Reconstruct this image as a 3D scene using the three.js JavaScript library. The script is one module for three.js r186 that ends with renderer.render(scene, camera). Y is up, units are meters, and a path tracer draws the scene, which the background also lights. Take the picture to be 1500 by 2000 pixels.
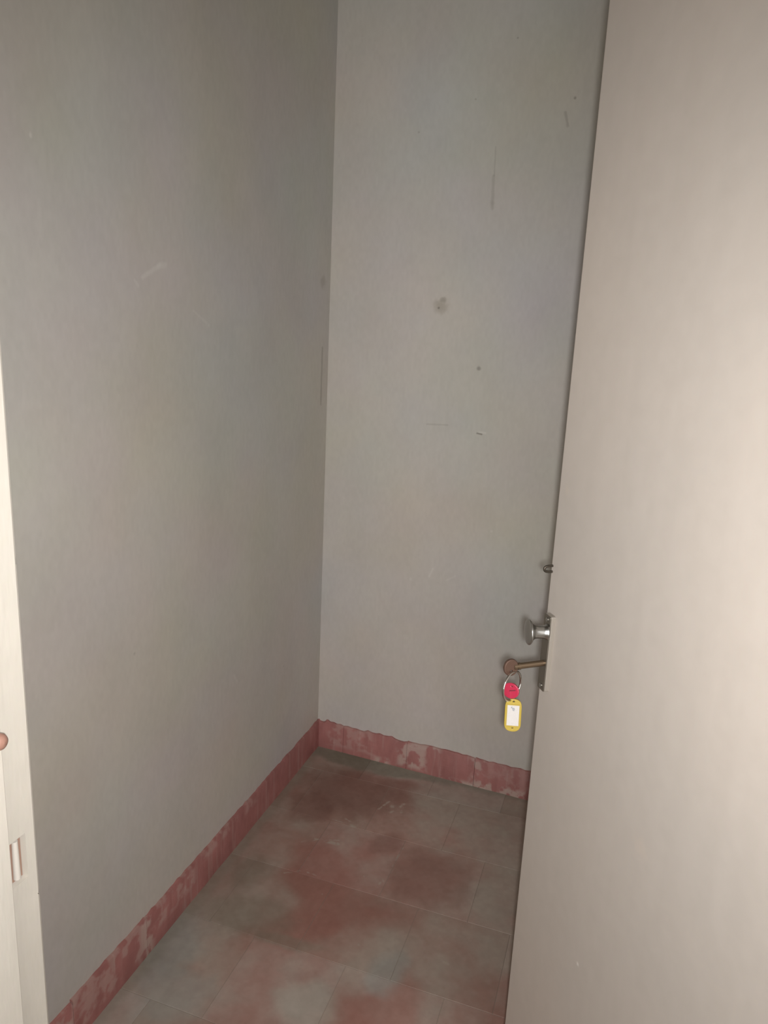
import * as THREE from 'three';
import { mergeGeometries, mergeVertices, toCreasedNormals } from 'three/addons/utils/BufferGeometryUtils.js';
import { RoundedBoxGeometry } from 'three/addons/geometries/RoundedBoxGeometry.js';
import { RectAreaLightUniformsLib } from 'three/addons/lights/RectAreaLightUniformsLib.js';
import { Brush, Evaluator, SUBTRACTION } from 'three-bvh-csg';

// ---------------------------------------------------------------- camera, light, exposure
const scene = new THREE.Scene();
scene.background = new THREE.Color(0x000000);
const camera = new THREE.PerspectiveCamera(69.98, 1500 / 2000, 0.02, 30);
camera.rotation.order = 'YXZ';
camera.position.set(0, 1.5, 0);
camera.rotation.set(-0.2280, 0.3178, 0.0472);
camera.updateMatrixWorld(true);
const renderer = new THREE.WebGLRenderer({ antialias: true });
renderer.toneMapping = THREE.LinearToneMapping;
renderer.toneMappingExposure = 1.15;
renderer.shadowMap.enabled = true;

// the telephone's flash that lit the picture: a small white light beside the lens
const flash = new THREE.SpotLight(new THREE.Color(1.0, 1.0, 1.0), 3.65, 0, 1.10, 1.0, 2);
flash.position.set(0.010, -0.012, 0).applyMatrix4(camera.matrixWorld);
flash.target.position.set(-0.06, -0.14, -1.5).applyMatrix4(camera.matrixWorld);
flash.castShadow = true; flash.shadow.mapSize.set(2048, 2048); flash.shadow.radius = 0.5; flash.shadow.bias = -0.0005;
flash.shadow.camera.near = 0.02; flash.shadow.camera.far = 8;
scene.add(flash, flash.target);
// daylight from the frosted window across the passage, behind the photographer
RectAreaLightUniformsLib.init();
const WIN = { x0: -0.30, x1: 1.20, y0: 0.50, y1: 1.70, z: 1.40 };
const daylight = new THREE.RectAreaLight(new THREE.Color(1.0, 1.0, 1.0), 3.2, WIN.x1 - WIN.x0, WIN.y1 - WIN.y0);
daylight.position.set((WIN.x0 + WIN.x1) / 2, (WIN.y0 + WIN.y1) / 2, WIN.z - 0.02);
daylight.lookAt(daylight.position.x, daylight.position.y, -5);
scene.add(daylight);

// ---------------------------------------------------------------- measures (metres)
const XL = -0.9838, ZB = -2.3139, SKEW = 0.0409;      // back left corner of the store room, slight skew of the back wall
const ZF = -0.4432, WALL = 0.13, H = 2.75, XR = 0.50; // front wall's inner face, wall thickness, ceiling, right wall
const JX = -0.4547, STOPX = -0.438, STOPZ = -0.400;   // left jamb: rebate and stop
const DOORW = 0.80, DOORH = 2.08, DA = THREE.MathUtils.degToRad(33);
const HINGE = new THREE.Vector3(0.3453, 0, -0.4432);

// ---------------------------------------------------------------- helpers
function rng(seed) { let s = seed >>> 0; return () => { s = (s + 0x6D2B79F5) | 0; let t = Math.imul(s ^ (s >>> 15), 1 | s); t = (t + Math.imul(t ^ (t >>> 7), 61 | t)) ^ t; return ((t ^ (t >>> 14)) >>> 0) / 4294967296; }; }
function hash(x, y, s) { let h = Math.imul(x | 0, 374761393) ^ Math.imul(y | 0, 668265263) ^ Math.imul(s | 0, 2147483647 - 1013); h = Math.imul(h ^ (h >>> 13), 1274126177); return ((h ^ (h >>> 16)) >>> 0) / 4294967296; }
function vnoise(x, y, s) {
  const xi = Math.floor(x), yi = Math.floor(y), fx = x - xi, fy = y - yi, u = fx * fx * (3 - 2 * fx), v = fy * fy * (3 - 2 * fy);
  const a = hash(xi, yi, s), b = hash(xi + 1, yi, s), c = hash(xi, yi + 1, s), d = hash(xi + 1, yi + 1, s);
  return a + (b - a) * u + (c - a) * v + (a - b - c + d) * u * v;
}
function fbm(x, y, s, o = 4) { let t = 0, a = 0.5, n = 0; for (let i = 0; i < o; i++) { t += a * vnoise(x, y, s + i * 17); n += a; x *= 2.03; y *= 2.03; a *= 0.5; } return t / n; }
const clamp = (x, a = 0, b = 1) => Math.min(b, Math.max(a, x));
const smooth = (a, b, x) => { const t = clamp((x - a) / (b - a)); return t * t * (3 - 2 * t); };
function tex(w, h, W, Hm, fn, srgb = true) {           // fn(x, y in metres) -> [r, g, b] 0..255
  const d = new Uint8Array(w * h * 4);
  for (let j = 0; j < h; j++) for (let i = 0; i < w; i++) {
    const c = fn((i + 0.5) / w * W, (j + 0.5) / h * Hm), k = (j * w + i) * 4;
    d[k] = clamp(c[0], 0, 255); d[k + 1] = clamp(c[1], 0, 255); d[k + 2] = clamp(c[2], 0, 255); d[k + 3] = 255;
  }
  const t = new THREE.DataTexture(d, w, h); t.magFilter = THREE.LinearFilter; t.minFilter = THREE.LinearMipmapLinearFilter; t.generateMipmaps = true;
  t.wrapS = t.wrapT = THREE.RepeatWrapping; if (srgb) t.colorSpace = THREE.SRGBColorSpace; t.needsUpdate = true; return t;
}
const mix = (a, b, t) => [a[0] + (b[0] - a[0]) * t, a[1] + (b[1] - a[1]) * t, a[2] + (b[2] - a[2]) * t];
function segDist(x, y, x0, y0, x1, y1) { const dx = x1 - x0, dy = y1 - y0, t = clamp(((x - x0) * dx + (y - y0) * dy) / (dx * dx + dy * dy || 1e-9)); return Math.hypot(x - x0 - t * dx, y - y0 - t * dy); }
function add(name, geo, m, parent = scene) { const o = new THREE.Mesh(geo, m); o.name = name; o.castShadow = o.receiveShadow = true; parent.add(o); return o; }
function group(name, parent = scene) { const g = new THREE.Group(); g.name = name; parent.add(g); return g; }
function tag(o, label, category, kind, grp) { o.userData.label = label; if (category) o.userData.category = category; if (kind) o.userData.kind = kind; if (grp) o.userData.group = grp; return o; }
function box(x0, x1, y0, y1, z0, z1, uw = 1, uh = 1) {   // box with uv in metres divided by (uw, uh)
  const g = new THREE.BoxGeometry(x1 - x0, y1 - y0, z1 - z0); g.translate((x0 + x1) / 2, (y0 + y1) / 2, (z0 + z1) / 2);
  const p = g.attributes.position, n = g.attributes.normal, u = g.attributes.uv;
  for (let i = 0; i < p.count; i++) {
    if (Math.abs(n.getX(i)) > 0.5) u.setXY(i, p.getZ(i) / uw, p.getY(i) / uh);
    else if (Math.abs(n.getY(i)) > 0.5) u.setXY(i, p.getX(i) / uw, p.getZ(i) / uh);
    else u.setXY(i, p.getX(i) / uw, p.getY(i) / uh);
  }
  return g;
}

// ---------------------------------------------------------------- procedural textures
// plaster relief: gentle trowel waves and brush grain
const plasterBump = tex(1024, 1024, 1, 1, (x, y) => { const v = 150 * fbm(x * 14, y * 14, 5, 4) + 70 * fbm(x * 90, y * 160, 9, 2) + 20; return [v, v, v]; }, false);
function wallPaint(seed, marks) {
  return (x, y) => {
    const warm = fbm(x * 3.1, y * 3.1, seed, 4) - 0.5, tone = fbm(x * 7, y * 5, seed + 40, 4) - 0.5, fine = fbm(x * 120, y * 60, seed + 80, 2) - 0.5;
    let c = [211, 206, 198];
    const mauve = fbm(x * 4.3 + 9, y * 4.3, seed + 120, 4) - 0.5;
    c = [c[0] + warm * 9 + tone * 11 + fine * 6 + mauve * 4, c[1] + tone * 11 + fine * 6 - mauve * 4, c[2] - warm * 11 + tone * 11 + fine * 6 + mauve * 6];
    for (const m of marks) {
      let d;
      if (m.s === 'line') d = segDist(x, y, m.a[0], m.a[1], m.b[0], m.b[1]); else d = Math.hypot((x - m.a[0]) / (m.sx || 1), y - m.a[1]);
      if (d > m.r * 1.8) continue;
      const e = m.r * (0.55 + 0.9 * fbm(x * 75, y * 75, seed + 7, 4)), k = smooth(e, e * 0.2, d) * m.k * 0.6;
      c = mix(c, m.c, k);
    }
    return c;
  };
}
const LIGHT = [240, 236, 229], DARK = [96, 88, 78], GREY = [140, 134, 124];
const backMarks = [
  { a: [0.381, 1.618], r: 0.032, c: [160, 151, 136], k: 0.75 }, { a: [0.376, 1.612], r: 0.005, c: DARK, k: 0.9 }, { a: [0.39, 1.635], r: 0.014, c: [146, 138, 126], k: 0.6 },
  { a: [0.518, 1.433], r: 0.011, c: [120, 112, 104], k: 0.8 }, { s: 'line', a: [0.528, 1.232], b: [0.543, 1.230], r: 0.004, c: DARK, k: 0.8 }, { s: 'line', a: [0.535, 1.236], b: [0.555, 1.235], r: 0.004, c: LIGHT, k: 0.7 },
  { s: 'line', a: [0.36, 1.247], b: [0.43, 1.25], r: 0.004, c: GREY, k: 0.35 },
  { s: 'line', a: [0.52, 1.99], b: [0.524, 1.90], r: 0.007, c: GREY, k: 0.35 }, { a: [0.522, 1.915], r: 0.010, c: GREY, k: 0.25 }, { s: 'line', a: [0.52, 2.07], b: [0.522, 1.99], r: 0.003, c: GREY, k: 0.35 },
  { a: [0.735, 2.185], r: 0.006, c: DARK, k: 0.6 }, { s: 'line', a: [0.712, 2.15], b: [0.722, 2.115], r: 0.006, c: GREY, k: 0.5 },
  { s: 'line', a: [0.40, 0.735], b: [0.412, 0.765], r: 0.005, c: LIGHT, k: 0.5 }, { a: [0.335, 0.715], r: 0.009, c: LIGHT, k: 0.4 }, { s: 'line', a: [0.46, 0.73], b: [0.49, 0.75], r: 0.004, c: LIGHT, k: 0.35 },
  { a: [0.60, 0.92], r: 0.006, c: LIGHT, k: 0.5 }, { a: [0.28, 2.12], r: 0.006, c: GREY, k: 0.5 }, { a: [0.56, 2.35], r: 0.004, c: DARK, k: 0.5 }, { a: [0.45, 2.2], r: 0.004, c: GREY, k: 0.6 },
];
const leftMarks = [
  { a: [1.268, 1.803], r: 0.008, sx: 0.7, c: LIGHT, k: 0.9 },
  { s: 'line', a: [0.985, 1.607], b: [0.925, 1.637], r: 0.007, c: LIGHT, k: 0.55 }, { s: 'line', a: [0.93, 1.636], b: [0.905, 1.640], r: 0.010, c: LIGHT, k: 0.5 }, { s: 'line', a: [1.01, 1.598], b: [1.0, 1.59], r: 0.006, c: LIGHT, k: 0.4 },
  { s: 'line', a: [0.80, 1.55], b: [0.745, 1.525], r: 0.005, c: LIGHT, k: 0.35 }, { a: [0.735, 1.52], r: 0.006, c: LIGHT, k: 0.5 },
  { s: 'line', a: [0.05, 1.47], b: [0.052, 1.29], r: 0.009, c: GREY, k: 0.6 }, { a: [0.06, 1.68], r: 0.03, c: [158, 150, 140], k: 0.5 },
  { s: 'line', a: [0.62, 0.56], b: [0.60, 0.53], r: 0.005, c: LIGHT, k: 0.3 }, { a: [0.30, 0.45], r: 0.005, c: DARK, k: 0.4 }, { a: [1.05, 0.8], r: 0.006, c: GREY, k: 0.4 },
];
const wallMat = (map, rough = 0.62) => new THREE.MeshStandardMaterial({ map, roughness: rough, bumpMap: plasterBump, bumpScale: 0.0007 });
const BW = 1.55, LW = 1.9;
const backMat = wallMat(tex(1024, 1792, BW, H, wallPaint(11, backMarks)));
const leftMat = wallMat(tex(1280, 1792, LW, H, wallPaint(23, leftMarks)));
const plainMat = wallMat(tex(512, 512, 1, 1, wallPaint(37, [])));
const ceilMat = new THREE.MeshStandardMaterial({ color: 0xa39b8f, roughness: 0.9, bumpMap: plasterBump, bumpScale: 0.0006 });

// worn red polish over grey cement tiles: how much red is left, point by point (metres from left wall, from back wall, amount)
const RED = '.233 .173 .6;.137 .308 .5;.341 .160 .55;.505 .155 .1;.689 .197 .1;.141 .038 0;.336 .027 0;.090 .445 .35;.286 .570 .9;.257 .651 .9;.335 .684 1;.378 .786 1;.290 .850 .9;.448 .740 .8;.387 .493 .8;.332 .478 .4;.119 .638 .35;.143 .802 .15;.095 .880 .1;.065 .750 .3;.229 .788 .3;.609 .364 .35;.608 .486 .55;.542 .579 .6;.543 .632 .5;.664 .463 .45;.768 .531 .1;.806 .406 .1;.790 .714 .15;.658 .731 .35;.670 .670 .3;.532 .816 .1;.522 .935 .1;.581 .880 0;.066 1 0;.096 1.146 .1;.166 1.043 .2;.234 1.107 .25;.272 1.032 .5;.303 .989 .5;.286 1.128 .6;.282 .949 .45;.425 1.018 .1;.384 .957 .4;.400 .902 .4;.460 .809 .4;.613 .899 .7;.586 .970 .7;.555 1.024 .8;.638 .935 .6;.709 .922 .2;.746 .815 .35;.833 .873 .5;.874 .900 .6;.810 .939 .4;.675 .843 .15;.586 .121 .1;.758 .110 .05;.064 .143 .2;.261 .429 .5;.434 .533 .5;1.2 .5 .2;1.2 1.2 .2;.7 1.5 .4;.3 1.6 .3;1.2 .1 .1'
  .split(';').map(s => s.split(' ').map(Number));
const scrapes = [[.346, .281, .364, .229, .007], [.401, .259, .416, .222, .008], [.378, .297, .400, .262, .007], [.226, .388, .344, .397, .004], [.285, .395, .340, .402, .008], [.182, .526, .221, .498, .006], [.221, .498, .285, .474, .004], [.191, .666, .234, .637, .004], [.234, .637, .292, .641, .004], [.461, .62, .468, .57, .008], [.470, .56, .478, .42, .004], [.23, .36, .31, .385, .005], [.20, .50, .29, .49, .012], [.38, .25, .42, .27, .012], [.70, .80, .71, .802, .006], [.12, .9, .13, .91, .004], [.481, .827, .483, .829, .005], [.325, .698, .326, .701, .005], [.407, .59, .409, .592, .004]];
// thicker old polish, ingrained dirt and bare bluish cement: centre, half sizes, strength, colour
const MAROON = [132, 98, 88], OLIVE = [148, 138, 124], BLUE = [164, 166, 162];
const patches = [[.22, .22, .20, .15, .62, MAROON], [.14, .36, .08, .08, .5, MAROON], [.37, .14, .08, .06, .4, MAROON], [.59, .53, .13, .12, .4, MAROON], [.43, .44, .05, .05, .4, MAROON], [.18, .84, .13, .07, .5, OLIVE], [.10, .70, .06, .08, .5, OLIVE], [.30, .88, .1, .02, .5, OLIVE], [.04, 1.0, .08, .12, .65, BLUE], [.58, .88, .05, .07, .6, BLUE], [.12, 1.12, .1, .08, .5, BLUE], [.43, 1.03, .08, .06, .5, [184, 176, 164]], [.24, .05, .3, .035, .7, [134, 134, 120]]];
const floorTex = tex(1024, 1280, 1.6, 2.0, (x, z) => {
  const wx = x + 0.05 * (fbm(x * 9, z * 9, 61, 3) - 0.5), wz = z + 0.05 * (fbm(x * 9, z * 9, 71, 3) - 0.5);
  let sw = 1e-6, sr = 0;
  for (const [px, pz, r] of RED) { const q = (wx - px) ** 2 + (wz - pz) ** 2, w = 1 / (q * q + 2e-6); sw += w; sr += w * r; }
  let r = sr / sw; r = clamp(r + 0.42 * (fbm(x * 20, z * 20, 81, 5) - 0.5));
  const t = fbm(x * 6, z * 6, 91, 4) - 0.5, f = fbm(x * 70, z * 70, 99, 3) - 0.5;
  let c = mix([180, 167, 156], [168, 121, 110], smooth(-0.08, 1.0, r));
  for (const [px, pz, sx, sz, k, d] of patches) { const q = Math.hypot((wx - px) / sx, (wz - pz) / sz); if (q < 1.4) c = mix(c, d, k * smooth(1.25, 0.55, q + 0.5 * (fbm(x * 25, z * 25, 131, 4) - 0.5))); }
  const edge = smooth(0.075, 0.03, z + 0.02 * t) + smooth(0.05, 0.02, x + 0.02 * t) * 0.5;   // greenish grey cement left bare along the skirting
  c = mix(c, [146, 147, 132], clamp(edge) * 0.7);
  const v = t * 26 + f * 14; c = [c[0] + v, c[1] + v, c[2] + v];
  for (const [x0, z0, x1, z1, w] of scrapes) { const d = segDist(x, z, x0, z0, x1, z1); if (d < w * 2) { const e = w * 1.7 * fbm(x * 110, z * 110, 55, 3); c = mix(c, [184, 170, 158], smooth(e, e * 0.2, d) * 0.75 * smooth(0.38, 0.60, fbm(x * 60, z * 60, 58, 3))); } }
  return c;
});
const tileMats = [0xffffff, 0xf8f6f3, 0xf1eeea, 0xfdfaf8].map(c => new THREE.MeshStandardMaterial({ map: floorTex, color: c, roughness: 0.62, bumpMap: plasterBump, bumpScale: 0.0008 }));
const bedMat = new THREE.MeshStandardMaterial({ color: 0x9c9084, roughness: 0.95 });

// skirting: red paint, rubbed and chipped; x runs along the wall from the corner
function skirt(seed, chips) {
  return (x, y) => {
    const t = fbm(x * 12, y * 12, seed, 4) - 0.5, f = fbm(x * 60, y * 25, seed + 9, 3) - 0.5, st = fbm(x * 70, y * 6, seed + 21, 3);
    let c = [172 + t * 30 + f * 20, 115 + t * 22 + f * 18, 110 + t * 20 + f * 18];
    c = mix(c, [194, 174, 164], smooth(0.60, 0.80, st) * 0.3);
    for (const [x0, x1, y0, y1, k] of chips) {
      const ins = Math.min(smooth(x0 - 0.02, x0 + 0.01, x), smooth(x1 + 0.02, x1 - 0.01, x), smooth(y0 - 0.012, y0 + 0.006, y), smooth(y1 + 0.012, y1 - 0.006, y));
      c = mix(c, [204, 190, 178], ins * k * 0.6 * smooth(0.38, 0.62, fbm(x * 45, y * 45, seed + 31, 4)));
    }
    return c;
  };
}
const skirtBackTex = tex(1536, 128, 1.5, 0.125, skirt(3, [[0.05, 0.22, 0.03, 0.12, 0.5], [0.33, 0.43, 0.02, 0.10, 1], [0.24, 0.29, 0, 0.025, 1], [0.50, 0.64, 0, 0.016, 1.2], [0.60, 0.635, 0, 0.12, 0.9], [0.64, 0.95, 0, 0.03, 1.1], [0.64, 0.95, 0.03, 0.12, 0.35], [0.38, 0.48, 0.10, 0.12, 0.9]]));
const skirtLeftTex = tex(1920, 128, 1.9, 0.125, skirt(13, [[1.03, 1.07, 0.01, 0.12, 1], [1.08, 1.32, 0.03, 0.12, 0.65], [0.84, 1.02, 0.05, 0.12, 0.6], [0.5, 0.56, 0.08, 0.12, 0.5], [0.62, 0.8, 0.085, 0.12, 0.6], [1.3, 1.9, 0.02, 0.12, 0.5]]));
const skirtMat = m => new THREE.MeshStandardMaterial({ map: m, roughness: 0.6, bumpMap: plasterBump, bumpScale: 0.001 });

const doorPaint = (seed, base) => (x, y) => {
  const w = fbm(x * 2.5, y * 2.5, seed, 4) - 0.5, b = fbm(x * 60, y * 3, seed + 3, 3) - 0.5, f = fbm(x * 60, y * 60, seed + 5, 2) - 0.5;
  const v = w * 8 + b * 3 + f * 4; return [base[0] + v + w * 4, base[1] + v, base[2] + v - w * 3];
};
const doorTexFn = doorPaint(201, [190, 180, 170]);
const doorMarks = [[0.60, 0.63, 0.005, LIGHT, 0.7], [0.73, 0.80, 0.012, [190, 176, 160], 0.4], [0.775, 1.3, 0.01, [196, 184, 168], 0.4], [0.66, 1.62, 0.006, [190, 178, 164], 0.4], [0.5, 0.9, 0.02, [200, 186, 172], 0.4]];
const doorTex = tex(512, 1280, 0.82, 2.1, (x, y) => { let c = doorTexFn(x, y); for (const [a, b, r, m, k] of doorMarks) { const d = Math.hypot(x - a, y - b); if (d < r * 1.5) c = mix(c, m, k * smooth(r * (0.4 + 1.2 * fbm(x * 120, y * 120, 66, 3)), 0, d)); } return c; });
const doorMat = new THREE.MeshStandardMaterial({ map: doorTex, roughness: 0.5, bumpMap: plasterBump, bumpScale: 0.0003 });
const frameTex = tex(256, 1024, 0.25, 2.1, doorPaint(231, [172, 166, 156]));
const frameMat = new THREE.MeshStandardMaterial({ map: frameTex, roughness: 0.45, bumpMap: plasterBump, bumpScale: 0.0004 });
const metal = (c, r, m = 1) => new THREE.MeshStandardMaterial({ color: c, roughness: r, metalness: m });
const chrome = metal(0xb9b9b6, 0.28), plateMat = metal(0xb8b3aa, 0.42, 0.6), nickel = metal(0xd8d6d2, 0.16), brass = metal(0x7c6a56, 0.34, 0.8), bronze = new THREE.MeshStandardMaterial({ color: 0x6e564a, roughness: 0.4, metalness: 0.55 });

// ---------------------------------------------------------------- the store room and the passage in front of it
const XH0 = -1.5, XH1 = 1.5, ZH = WIN.z;
tag(add('wall_left', box(XL - WALL, XL, 0, H, ZB - 0.2, ZF, 1, 1), leftMat), 'grey painted plaster wall with pale scuffs running to the corner', 'wall', 'structure');
{ const g = scene.getObjectByName('wall_left').geometry, p = g.attributes.position, u = g.attributes.uv; for (let i = 0; i < p.count; i++) u.setXY(i, (p.getZ(i) - ZB) / LW, p.getY(i) / H); }
const bw = tag(add('wall_back', box(-0.2, 1.75, 0, H, -WALL, 0, BW, H), backMat), 'grey painted back wall with a nail hole and stain', 'wall', 'structure');
bw.position.set(XL, 0, ZB); bw.rotation.y = -SKEW;
tag(add('wall_right', box(XR, XR + WALL, 0, H, ZB - 0.1, ZF), plainMat), 'grey painted wall hidden behind the open door', 'wall', 'structure');
const fw = tag(group('wall_front'), 'grey painted wall holding the doorway', 'wall', 'structure');
add('wall_section', box(XH0, JX - 0.03, 0, H, ZF, ZF + WALL), plainMat, fw);
add('wall_section', box(HINGE.x + 0.047, XH1, 0, H, ZF, ZF + WALL), plainMat, fw);
add('lintel', box(JX - 0.03, HINGE.x + 0.047, DOORH + 0.05, H, ZF, ZF + WALL), plainMat, fw);
tag(add('ceiling', box(XH0 - WALL, XH1 + WALL, H, H + 0.12, ZB - 0.3, ZH + WALL), ceilMat), 'off white ceiling above the store room', 'ceiling', 'structure');
tag(add('wall_passage_left', box(XH0 - WALL, XH0, 0, H, ZF, ZH), plainMat), 'grey wall on the left of the passage', 'wall', 'structure');
tag(add('wall_passage_right', box(XH1, XH1 + WALL, 0, H, ZF, ZH), plainMat), 'grey wall on the right of the passage', 'wall', 'structure');
const wr = group('wall_passage_rear');
for (const b of [[XH0 - WALL, WIN.x0, 0, H], [WIN.x1, XH1 + WALL, 0, H], [WIN.x0, WIN.x1, 0, WIN.y0], [WIN.x0, WIN.x1, WIN.y1, H]]) add('wall_section', box(...b, ZH, ZH + WALL), plainMat, wr);
const win = tag(group('window_1'), 'frosted window across the passage from the doorway', 'window', 'structure');
const winFrame = new THREE.MeshStandardMaterial({ color: 0xe4ddd0, roughness: 0.5 }), winGlass = new THREE.MeshStandardMaterial({ color: 0xd8dadb, roughness: 0.6, emissive: 0xfff6ea, emissiveIntensity: 1.0 });
for (const b of [[WIN.x0, WIN.x0 + 0.04, WIN.y0, WIN.y1], [WIN.x1 - 0.04, WIN.x1, WIN.y0, WIN.y1], [WIN.x0 + 0.04, WIN.x1 - 0.04, WIN.y0, WIN.y0 + 0.04], [WIN.x0 + 0.04, WIN.x1 - 0.04, WIN.y1 - 0.04, WIN.y1], [0.43, 0.47, WIN.y0 + 0.04, WIN.y1 - 0.04]]) add('window_frame', box(...b, ZH + 0.01, ZH + 0.06), winFrame, win);
for (const [a, b] of [[WIN.x0 + 0.04, 0.43], [0.47, WIN.x1 - 0.04]]) add('pane', box(a, b, WIN.y0 + 0.04, WIN.y1 - 0.04, ZH + 0.03, ZH + 0.036), winGlass, win);
tag(wr, 'grey wall across the passage from the doorway', 'wall', 'structure');

// floor: a cement bed and square cement tiles in running bond
const fl = tag(group('floor'), 'grey cement tile floor with worn red polish', 'floor', 'structure');
add('floor_bed', box(XH0 - WALL, XH1 + WALL, -0.15, -0.0010, ZB - 0.3, ZH + WALL), bedMat, fl);
function tileGeo(x0, x1, z0, z1) {                     // chamfered slab, uv from the place in the room
  const c = 0.0008, yb = -0.012, yt = 0, P = [];
  const q = (a, b, d, e) => P.push(a, b, d, a, d, e);
  const o = [[x0, z0], [x1, z0], [x1, z1], [x0, z1]], t = [[x0 + c, z0 + c], [x1 - c, z0 + c], [x1 - c, z1 - c], [x0 + c, z1 - c]];
  const V = (a, y) => [a[0], y, a[1]];
  q(V(t[0], yt), V(t[3], yt), V(t[2], yt), V(t[1], yt));
  for (let i = 0; i < 4; i++) { const j = (i + 1) % 4; q(V(o[i], yt - c), V(t[i], yt), V(t[j], yt), V(o[j], yt - c)); q(V(o[i], yb), V(o[i], yt - c), V(o[j], yt - c), V(o[j], yb)); }
  const g = new THREE.BufferGeometry(); g.setAttribute('position', new THREE.Float32BufferAttribute(P.flat(), 3));
  const u = []; for (const v of P) u.push((v[0] - XL) / 1.6, (v[2] - ZB) / 2.0);
  g.setAttribute('uv', new THREE.Float32BufferAttribute(u, 2)); g.computeVertexNormals(); return g;
}
{ const r = rng(5), gap = 0.0008; let row = 0;
  for (let z = -0.10; z < 1.87; z += 0.25, row++) for (let x = (row % 2 ? 0.09 : -0.025) - 0.25; x < 1.5; x += 0.25) {
    const x0 = Math.max(x, 0.0) + gap / 2, x1 = Math.min(x + 0.25, XR - XL) - gap / 2, z0 = Math.max(z, 0.0) + gap / 2, z1 = Math.min(z + 0.25, ZF - ZB) - gap / 2;
    if (x1 - x0 < 0.01 || z1 - z0 < 0.01) continue;
    const m = add('floor_tile', tileGeo(XL + x0, XL + x1, ZB + z0, ZB + z1), tileMats[Math.floor(r() * 4)], fl); m.position.y = (r() - 0.5) * 0.0006; } }

// skirting pieces, uneven along the top
function skirtPiece(a, b, len, seed, hm = 0.108) {      // along +x from a to b, face at z = depth
  const d = 0.009, N = 16, P = [], I = [], U = [];
  for (let i = 0; i <= N; i++) {
    const x = a + (b - a) * i / N + (i === 0 ? 0.0006 : i === N ? -0.0006 : 0), rag = a < 0.3 && len < 1.6 ? 0.014 : 0.005;
    const h = hm + rag * (vnoise(x * 75, seed, 7) - 0.5) * 2 * 0.6 + 0.004 * (vnoise(x * 9, seed, 17) - 0.5), dd = d + 0.002 * (vnoise(x * 14, seed, 27) - 0.5);
    for (const [z, y] of [[-0.004, -0.01], [dd, -0.01], [dd, h - 0.005], [dd - 0.003, h - 0.001], [-0.004, h]]) { P.push(x, y, z); U.push(x / len, clamp(y + (z < 0.002 ? 0.01 : 0), 0, 0.124) / 0.125); }
  }
  for (let i = 0; i < N; i++) for (let k = 0; k < 5; k++) { const p = i * 5 + k, q = i * 5 + (k + 1) % 5; I.push(p, p + 5, q, q, p + 5, q + 5); }
  for (const [o, f] of [[0, 0], [N * 5, 1]]) for (let k = 1; k < 4; k++) f ? I.push(o, o + k + 1, o + k) : I.push(o, o + k, o + k + 1);
  const g = new THREE.BufferGeometry(); g.setAttribute('position', new THREE.Float32BufferAttribute(P, 3)); g.setAttribute('uv', new THREE.Float32BufferAttribute(U, 2)); g.setIndex(I); 
  return toCreasedNormals(g, 0.7);
}
const sb = tag(group('baseboard_back'), 'chipped red painted skirting along the back wall', 'baseboard', 'structure');
sb.position.set(XL, 0, ZB); sb.rotation.y = -SKEW;
{ const m = skirtMat(skirtBackTex), js = [0.004, 0.11, 0.36, 0.61, 0.86, 1.11, 1.36, 1.482]; for (let i = 0; i + 1 < js.length; i++) add('skirting_tile', skirtPiece(js[i], js[i + 1], 1.5, i + 1), m, sb); }
const sl = tag(group('baseboard_left'), 'rubbed red painted skirting along the left wall', 'baseboard', 'structure');
sl.position.set(XL, 0, ZF); sl.rotation.y = Math.PI / 2;   // local x runs towards the back wall
{ const m = skirtMat(skirtLeftTex), L = ZF - ZB; m.map.repeat.set(1, 1);
  const js = [0, 0.05, 0.30, 0.55, 0.80, 1.05, 1.30, 1.55, 1.80, L]; 
  for (let i = 0; i + 1 < js.length; i++) { const g = skirtPiece(L - js[i + 1], L - js[i], 1.9, i + 31), u = g.attributes.uv, p = g.attributes.position; for (let k = 0; k < u.count; k++) u.setX(k, (L - p.getX(k)) / 1.9); add('skirting_tile', g, m, sl); } }

// ---------------------------------------------------------------- door frame
const fr = tag(group('trim_1'), 'cream painted wooden door frame with strike recess', 'door frame', 'structure');
const ev = new Evaluator(); ev.useGroups = false;
function prism(pts, y0, y1) {                           // outline in x, z extruded upward
  const s = new THREE.Shape(pts.map(([x, z]) => new THREE.Vector2(x, -z))); const g = new THREE.ExtrudeGeometry(s, { depth: y1 - y0, bevelEnabled: false }); g.rotateX(-Math.PI / 2); g.translate(0, y0, 0); return g;
}
function uvBox(g, uw, uh) { const p = g.attributes.position, n = g.attributes.normal, u = new Float32Array(p.count * 2); for (let i = 0; i < p.count; i++) { u[2 * i] = (Math.abs(n.getX(i)) > Math.abs(n.getZ(i)) ? p.getZ(i) : p.getX(i)) / uw; u[2 * i + 1] = p.getY(i) / uh; } g.setAttribute('uv', new THREE.BufferAttribute(u, 2)); return g; }
function cut(g, cutters) { let a = new Brush(g); for (const c of cutters) { const b = new Brush(c); b.updateMatrixWorld(); a.updateMatrixWorld(); a = ev.evaluate(a, b, SUBTRACTION); } return a.geometry; }
const slot = box(JX - 0.007, JX + 0.01, 1.028, 1.072, -0.4305, -0.4135); 
const chip = new THREE.ConeGeometry(0.0085, 0.018, 5); chip.rotateZ(Math.PI / 2); chip.translate(JX, 1.0035, ZF - 0.0005);
const nick = box(JX - 0.002, JX + 0.01, -0.003, 0.003, -0.002, 0.002); nick.translate(0, 1.315, ZF);
const jr = 0.003;
const jambGeo = prism([[JX - 0.03, ZF], [JX - jr, ZF], [JX - jr * 0.3, ZF + jr * 0.3], [JX, ZF + jr], [JX, STOPZ], [JX, ZF + WALL], [JX - 0.03, ZF + WALL]], 0, DOORH + 0.02);
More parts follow.
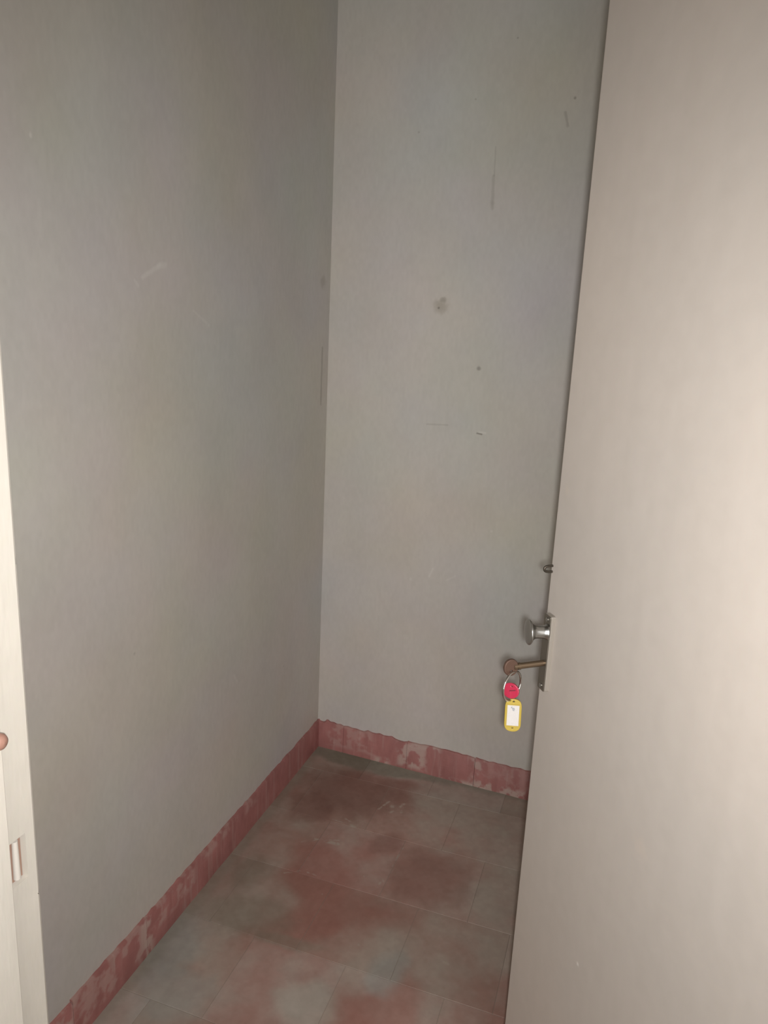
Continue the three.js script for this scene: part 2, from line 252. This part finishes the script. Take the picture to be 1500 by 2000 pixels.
add('jamb', uvBox(cut(jambGeo, [slot, chip, nick]), 0.25, 2.1), frameMat, fr);
add('stop', uvBox(prism([[JX, STOPZ], [STOPX - 0.002, STOPZ], [STOPX, STOPZ + 0.002], [STOPX, ZF + WALL - 0.004], [STOPX - 0.004, ZF + WALL], [JX, ZF + WALL]], 0, DOORH), 0.25, 2.1), frameMat, fr);
const sp = add('strike_plate', box(JX - 0.0069, JX - 0.0058, 1.0285, 1.0715, -0.430, -0.414), metal(0x96796a, 0.5, 0.4), fr); tag(sp, 'paint smeared metal strike plate in the jamb');
add('strike_lip', (() => { const g = new THREE.CylinderGeometry(0.0026, 0.0032, 0.037, 12); g.translate(JX - 0.004, 1.050, -0.4225); return g; })(), metal(0xc9c2b8, 0.4, 0.3), sp);
add('jamb', uvBox(prism([[HINGE.x + 0.017, ZF], [HINGE.x + 0.047, ZF], [HINGE.x + 0.047, ZF + WALL], [HINGE.x + 0.017, ZF + WALL]], 0, DOORH + 0.02), 0.25, 2.1), frameMat, fr);
add('stop', uvBox(prism([[HINGE.x + 0.004, STOPZ + 0.004], [HINGE.x + 0.017, STOPZ + 0.004], [HINGE.x + 0.017, ZF + WALL], [HINGE.x + 0.004, ZF + WALL]], 0, DOORH), 0.25, 2.1), frameMat, fr);
add('head', uvBox(box(JX - 0.03, HINGE.x + 0.047, DOORH + 0.02, DOORH + 0.05, ZF, ZF + WALL), 0.25, 2.1), frameMat, fr);
for (const [a, b] of [[JX - 0.09, STOPX - 0.012], [HINGE.x + 0.014, HINGE.x + 0.09]]) add('architrave', uvBox(box(a, b, 0, DOORH + 0.1, ZF + WALL, ZF + WALL + 0.015), 0.25, 2.1), frameMat, fr);
add('architrave', uvBox(box(STOPX - 0.012, HINGE.x + 0.014, DOORH + 0.02, DOORH + 0.1, ZF + WALL, ZF + WALL + 0.015), 0.25, 2.1), frameMat, fr);
{ // brown rounded knob on the stop
  const prof = [[0, 0.012], [0.003, 0.0116], [0.0055, 0.010], [0.0068, 0.0075], [0.0066, 0.005], [0.005, 0.003], [0.004, 0.001], [0.004, -0.002]].reverse().map(v => new THREE.Vector2(...v));
  const g = new THREE.LatheGeometry(prof, 24); g.rotateZ(-Math.PI / 2);
  const k = tag(add('knob', g, new THREE.MeshStandardMaterial({ color: 0x8d6a5c, roughness: 0.35, metalness: 0.2 }), fr), 'small brown rounded knob on the frame'); k.position.set(STOPX, 1.1865, -0.3905);
}

// ---------------------------------------------------------------- door, hinged on the right, standing open into the store room
const door = tag(group('door_1'), 'cream painted flush door standing open, with lock and key', 'door', 'structure');
door.position.copy(HINGE); door.rotation.y = Math.PI / 2 + DA;          // local x: hinge to lock edge; local -z: outward to the passage
{ const g = new RoundedBoxGeometry(DOORW, DOORH - 0.012, 0.04, 3, 0.0035); g.translate(DOORW / 2, (DOORH - 0.012) / 2 + 0.008, 0.02);
  const p = g.attributes.position, u = g.attributes.uv; for (let i = 0; i < p.count; i++) u.setXY(i, p.getX(i) / 0.82, p.getY(i) / 2.1);
  add('door_panel', g, doorMat, door); }
for (const y of [0.25, 1.8]) { const g = mergeGeometries([new THREE.CylinderGeometry(0.006, 0.006, 0.1, 12).translate(-0.002, y, 0.044), box(0, 0.03, y - 0.05, y + 0.05, 0.0395, 0.0415)]); add('hinge', g, chrome, door); }
{ // narrow lock plate
  const s = new THREE.Shape(), w = 0.0205, h = 0.1235, r = 0.0025; s.moveTo(-w / 2 + r, -h / 2); s.lineTo(w / 2 - r, -h / 2); s.quadraticCurveTo(w / 2, -h / 2, w / 2, -h / 2 + r); s.lineTo(w / 2, h / 2 - r); s.quadraticCurveTo(w / 2, h / 2, w / 2 - r, h / 2); s.lineTo(-w / 2 + r, h / 2); s.quadraticCurveTo(-w / 2, h / 2, -w / 2, h / 2 - r); s.lineTo(-w / 2, -h / 2 + r); s.quadraticCurveTo(-w / 2, -h / 2, -w / 2 + r, -h / 2);
  const g = new THREE.ExtrudeGeometry(s, { depth: 0.0062, bevelThickness: 0.0006, bevelSize: 0.0006, bevelSegments: 2, curveSegments: 6 }); g.translate(0.7788, 1.0405, -0.0064);
  const pl = tag(add('lock_case', g, new THREE.MeshStandardMaterial({ color: 0x9c948a, roughness: 0.5, metalness: 0.3 }), door), 'narrow satin grey lock case');
  const fg = new THREE.ExtrudeGeometry(s, { depth: 0.0008, bevelThickness: 0.0003, bevelSize: 0.0002, bevelSegments: 1, curveSegments: 6 }); fg.translate(0.7788, 1.0405, -0.0083);
  tag(add('face_plate', fg, metal(0x8b857b, 0.38, 0.9), pl), 'grey metal face plate');
  for (const y of [1.0955, 0.9855]) { const sg = new THREE.CylinderGeometry(0.0032, 0.0034, 0.0016, 16); sg.rotateX(Math.PI / 2); sg.translate(0.7788, y, -0.0090); add('screw', sg, chrome, pl); }
}
{ // turned knob: slim stem, flared neck, thin disc
  const pr = [[0.0, 0], [0.0125, 0], [0.0125, 0.002], [0.0108, 0.004], [0.0100, 0.008], [0.0098, 0.014], [0.0100, 0.019], [0.0115, 0.022], [0.0135, 0.0245], [0.0172, 0.0268], [0.0192, 0.0284], [0.0198, 0.0297], [0.0193, 0.0310], [0.016, 0.0318], [0.009, 0.0325], [0.0, 0.0326]].map(v => new THREE.Vector2(...v));
  const g = new THREE.LatheGeometry(pr, 40); g.rotateX(-Math.PI / 2); g.rotateY(-0.14); g.translate(0.7745, 1.0765, -0.0085);
  tag(add('knob', g, chrome, door), 'round chrome door knob');
}
{ // small staple above the lock at the door's edge
  const c = new THREE.CatmullRomCurve3([[0, 0.0045, 0.006], [0, 0.0045, -0.008], [0, 0.003, -0.0125], [0, 0, -0.014], [0, -0.003, -0.0125], [0, -0.0045, -0.008], [0, -0.0045, 0.006]].map(v => new THREE.Vector3(...v)));
  const g = new THREE.TubeGeometry(c, 24, 0.002, 8); g.translate(0.7945, 1.172, 0); tag(add('staple', g, metal(0x5c554c, 0.5), door), 'small bent metal staple at the door edge');
}

// ---------------------------------------------------------------- key and its tags
const toWorld = (x, y, z) => new THREE.Vector3(x, y, z).applyEuler(door.rotation).add(HINGE);
const key = tag(group('door_key'), 'brown metal key standing in the lock below the knob', 'key');
key.position.copy(toWorld(0.7780, 1.0235, -0.0085)); key.rotation.copy(door.rotation);
{ const sh = new THREE.CylinderGeometry(0.0049, 0.0049, 0.054, 20); sh.rotateX(Math.PI / 2); sh.translate(0, 0, -0.0225);
  const col = new THREE.CylinderGeometry(0.0058, 0.0058, 0.004, 20); col.rotateX(Math.PI / 2); col.translate(0, 0, -0.041);
  tag(add('shaft', mergeGeometries([sh, col]), brass, key), 'dull brass key shaft').rotation.x = -0.06;
  const s = new THREE.Shape(); s.absellipse(0, 0, 0.0105, 0.0125, 0, Math.PI * 2); const hole = new THREE.Path(); hole.absellipse(-0.001, -0.0062, 0.0034, 0.003, 0, Math.PI * 2); s.holes.push(hole);
  const b = new THREE.ExtrudeGeometry(s, { depth: 0.0026, bevelThickness: 0.0016, bevelSize: 0.0014, bevelSegments: 3, curveSegments: 28 }); b.translate(0, 0, -0.0013); b.rotateY(Math.PI / 2);
  tag(add('bow', b, bronze, key), 'rounded brown key bow').position.set(0, -0.0035, -0.0545); }
const toCam = p => Math.atan2(camera.position.x - p.x, camera.position.z - p.z);
function splitRing(name, p, R, turn, tilt, label) {
  const pts = []; for (let i = 0; i <= 64; i++) { const a = i / 64 * Math.PI * 4 - 1; pts.push(new THREE.Vector3(R * Math.cos(a), R * Math.sin(a), (i / 64 - 0.5) * 0.0022)); }
  const o = tag(add(name, new THREE.TubeGeometry(new THREE.CatmullRomCurve3(pts), 120, 0.0015, 8), nickel), label, 'key ring'); o.position.copy(p); o.rotation.set(tilt, turn, 0, 'YXZ'); return o;
}
const pr1 = new THREE.Vector3(-0.1265, 0.9900, -1.0600), pRed = new THREE.Vector3(-0.1275, 0.9822, -1.0600), pTag = new THREE.Vector3(-0.1207, 0.9430, -1.0575);
splitRing('split_ring', pr1, 0.0235, toCam(pr1) + 1.0, 0.0, 'shiny steel split ring hanging from the key bow');
{ // red plastic fob: a short rounded disc with a slot
  const s = new THREE.Shape(); s.absellipse(0, 0, 0.0122, 0.0112, 0, Math.PI * 2); const h = new THREE.Path(); h.absellipse(0.0005, 0.0075, 0.0024, 0.0017, 0, Math.PI * 2); s.holes.push(h);
  const g = new THREE.ExtrudeGeometry(s, { depth: 0.0022, bevelThickness: 0.0011, bevelSize: 0.0010, bevelSegments: 3, curveSegments: 28 }); g.translate(0, 0, -0.0011);
  const o = tag(group('key_fob'), 'round red plastic fob on the ring above the yellow tag', 'key fob'); o.position.copy(pRed); o.rotation.set(-0.15, toCam(pRed) - 0.25, -0.1, 'YXZ');
  add('disc', g, new THREE.MeshPhysicalMaterial({ color: 0xb02644, roughness: 0.28, clearcoat: 0.5, clearcoatRoughness: 0.15 }), o);
  const gr = new THREE.CapsuleGeometry(0.0008, 0.009, 4, 8); gr.rotateZ(-1.15); add('clip', gr, metal(0x7d3a44, 0.4, 0.3), o).position.set(0.003, 0.0015, 0.0024);
}
{ // yellow tag with a paper label
  const o = tag(group('key_tag'), 'yellow plastic key tag with white paper label', 'key tag'); o.position.copy(pTag); o.rotation.set(-0.12, toCam(pTag) + 0.1, 0.02, 'YXZ');
  const w = 0.0128, h = 0.0262, r = 0.0118; 
  const pill = (w, h, r) => { const s = new THREE.Shape(); s.moveTo(-w + r, -h); s.lineTo(w - r, -h); s.quadraticCurveTo(w, -h, w, -h + r); s.lineTo(w, h - r); s.quadraticCurveTo(w, h, w - r, h); s.lineTo(-w + r, h); s.quadraticCurveTo(-w, h, -w, h - r); s.lineTo(-w, -h + r); s.quadraticCurveTo(-w, -h, -w + r, -h); return s; };
  const s = pill(w - 0.0008, h - 0.0008, r);
  const h1 = new THREE.Path(); h1.absellipse(0, 0.0222, 0.0024, 0.0020, 0, Math.PI * 2); const h2 = new THREE.Path(); h2.absellipse(0.0002, -0.0205, 0.0020, 0.0017, 0, Math.PI * 2); s.holes.push(h1, h2);
  const g = new THREE.ExtrudeGeometry(s, { depth: 0.0018, bevelThickness: 0.0008, bevelSize: 0.0008, bevelSegments: 3, curveSegments: 16 }); g.translate(0, 0, -0.0009);
  const yel = new THREE.MeshPhysicalMaterial({ color: 0xae952e, roughness: 0.38, clearcoat: 0.3, clearcoatRoughness: 0.3 });
  add('tag_body', g, yel, o);
  const f = new THREE.Shape(); f.moveTo(-0.0106, -0.0178); f.lineTo(0.0106, -0.0178); f.lineTo(0.0106, 0.0178); f.lineTo(-0.0106, 0.0178); f.lineTo(-0.0106, -0.0178); const fi = new THREE.Path(); fi.moveTo(-0.0094, -0.0166); fi.lineTo(-0.0094, 0.0166); fi.lineTo(0.0094, 0.0166); fi.lineTo(0.0094, -0.0166); fi.lineTo(-0.0094, -0.0166); f.holes.push(fi);
  const fg = new THREE.ExtrudeGeometry(f, { depth: 0.0006, bevelThickness: 0.0002, bevelSize: 0.0002, bevelSegments: 1 }); fg.translate(0, 0, 0.0017); add('rim', fg, yel, o);
  const scr = tex(96, 168, 0.019, 0.0334, (x, y) => { const g0 = 200 + 8 * (fbm(x * 900, y * 900, 4, 2) - 0.5); let c = [g0, g0 - 5, g0 - 9]; const ln = (a, b, c2, d2, k) => { const q = segDist(x, y, a, b, c2, d2); if (q < 0.0008) c = mix(c, [100, 108, 120], k * smooth(0.0008, 0.0002, q)); };
    ln(.0060, .0292, .0072, .0304, .6); ln(.0072, .0304, .0070, .0288, .5); ln(.0082, .0282, .0100, .0286, .6); ln(.0100, .0286, .0112, .0272, .6); ln(.0112, .0272, .0098, .0262, .5); ln(.0098, .0262, .0084, .0270, .6); ln(.0084, .0270, .0082, .0282, .6); ln(.0086, .0250, .0104, .0246, .5); ln(.0104, .0246, .0110, .0252, .5); return c; });
  add('paper_label', new THREE.BoxGeometry(0.0188, 0.0332, 0.0003), [0, 0, 0, 0, 1, 0].map(i => new THREE.MeshStandardMaterial(i ? { map: scr, roughness: 0.7 } : { color: 0xc4beb6, roughness: 0.8 })), o).position.z = 0.00185;
}

scene.traverse(o => { if (o.isMesh) { o.castShadow = true; o.receiveShadow = true; } });
renderer.render(scene, camera);
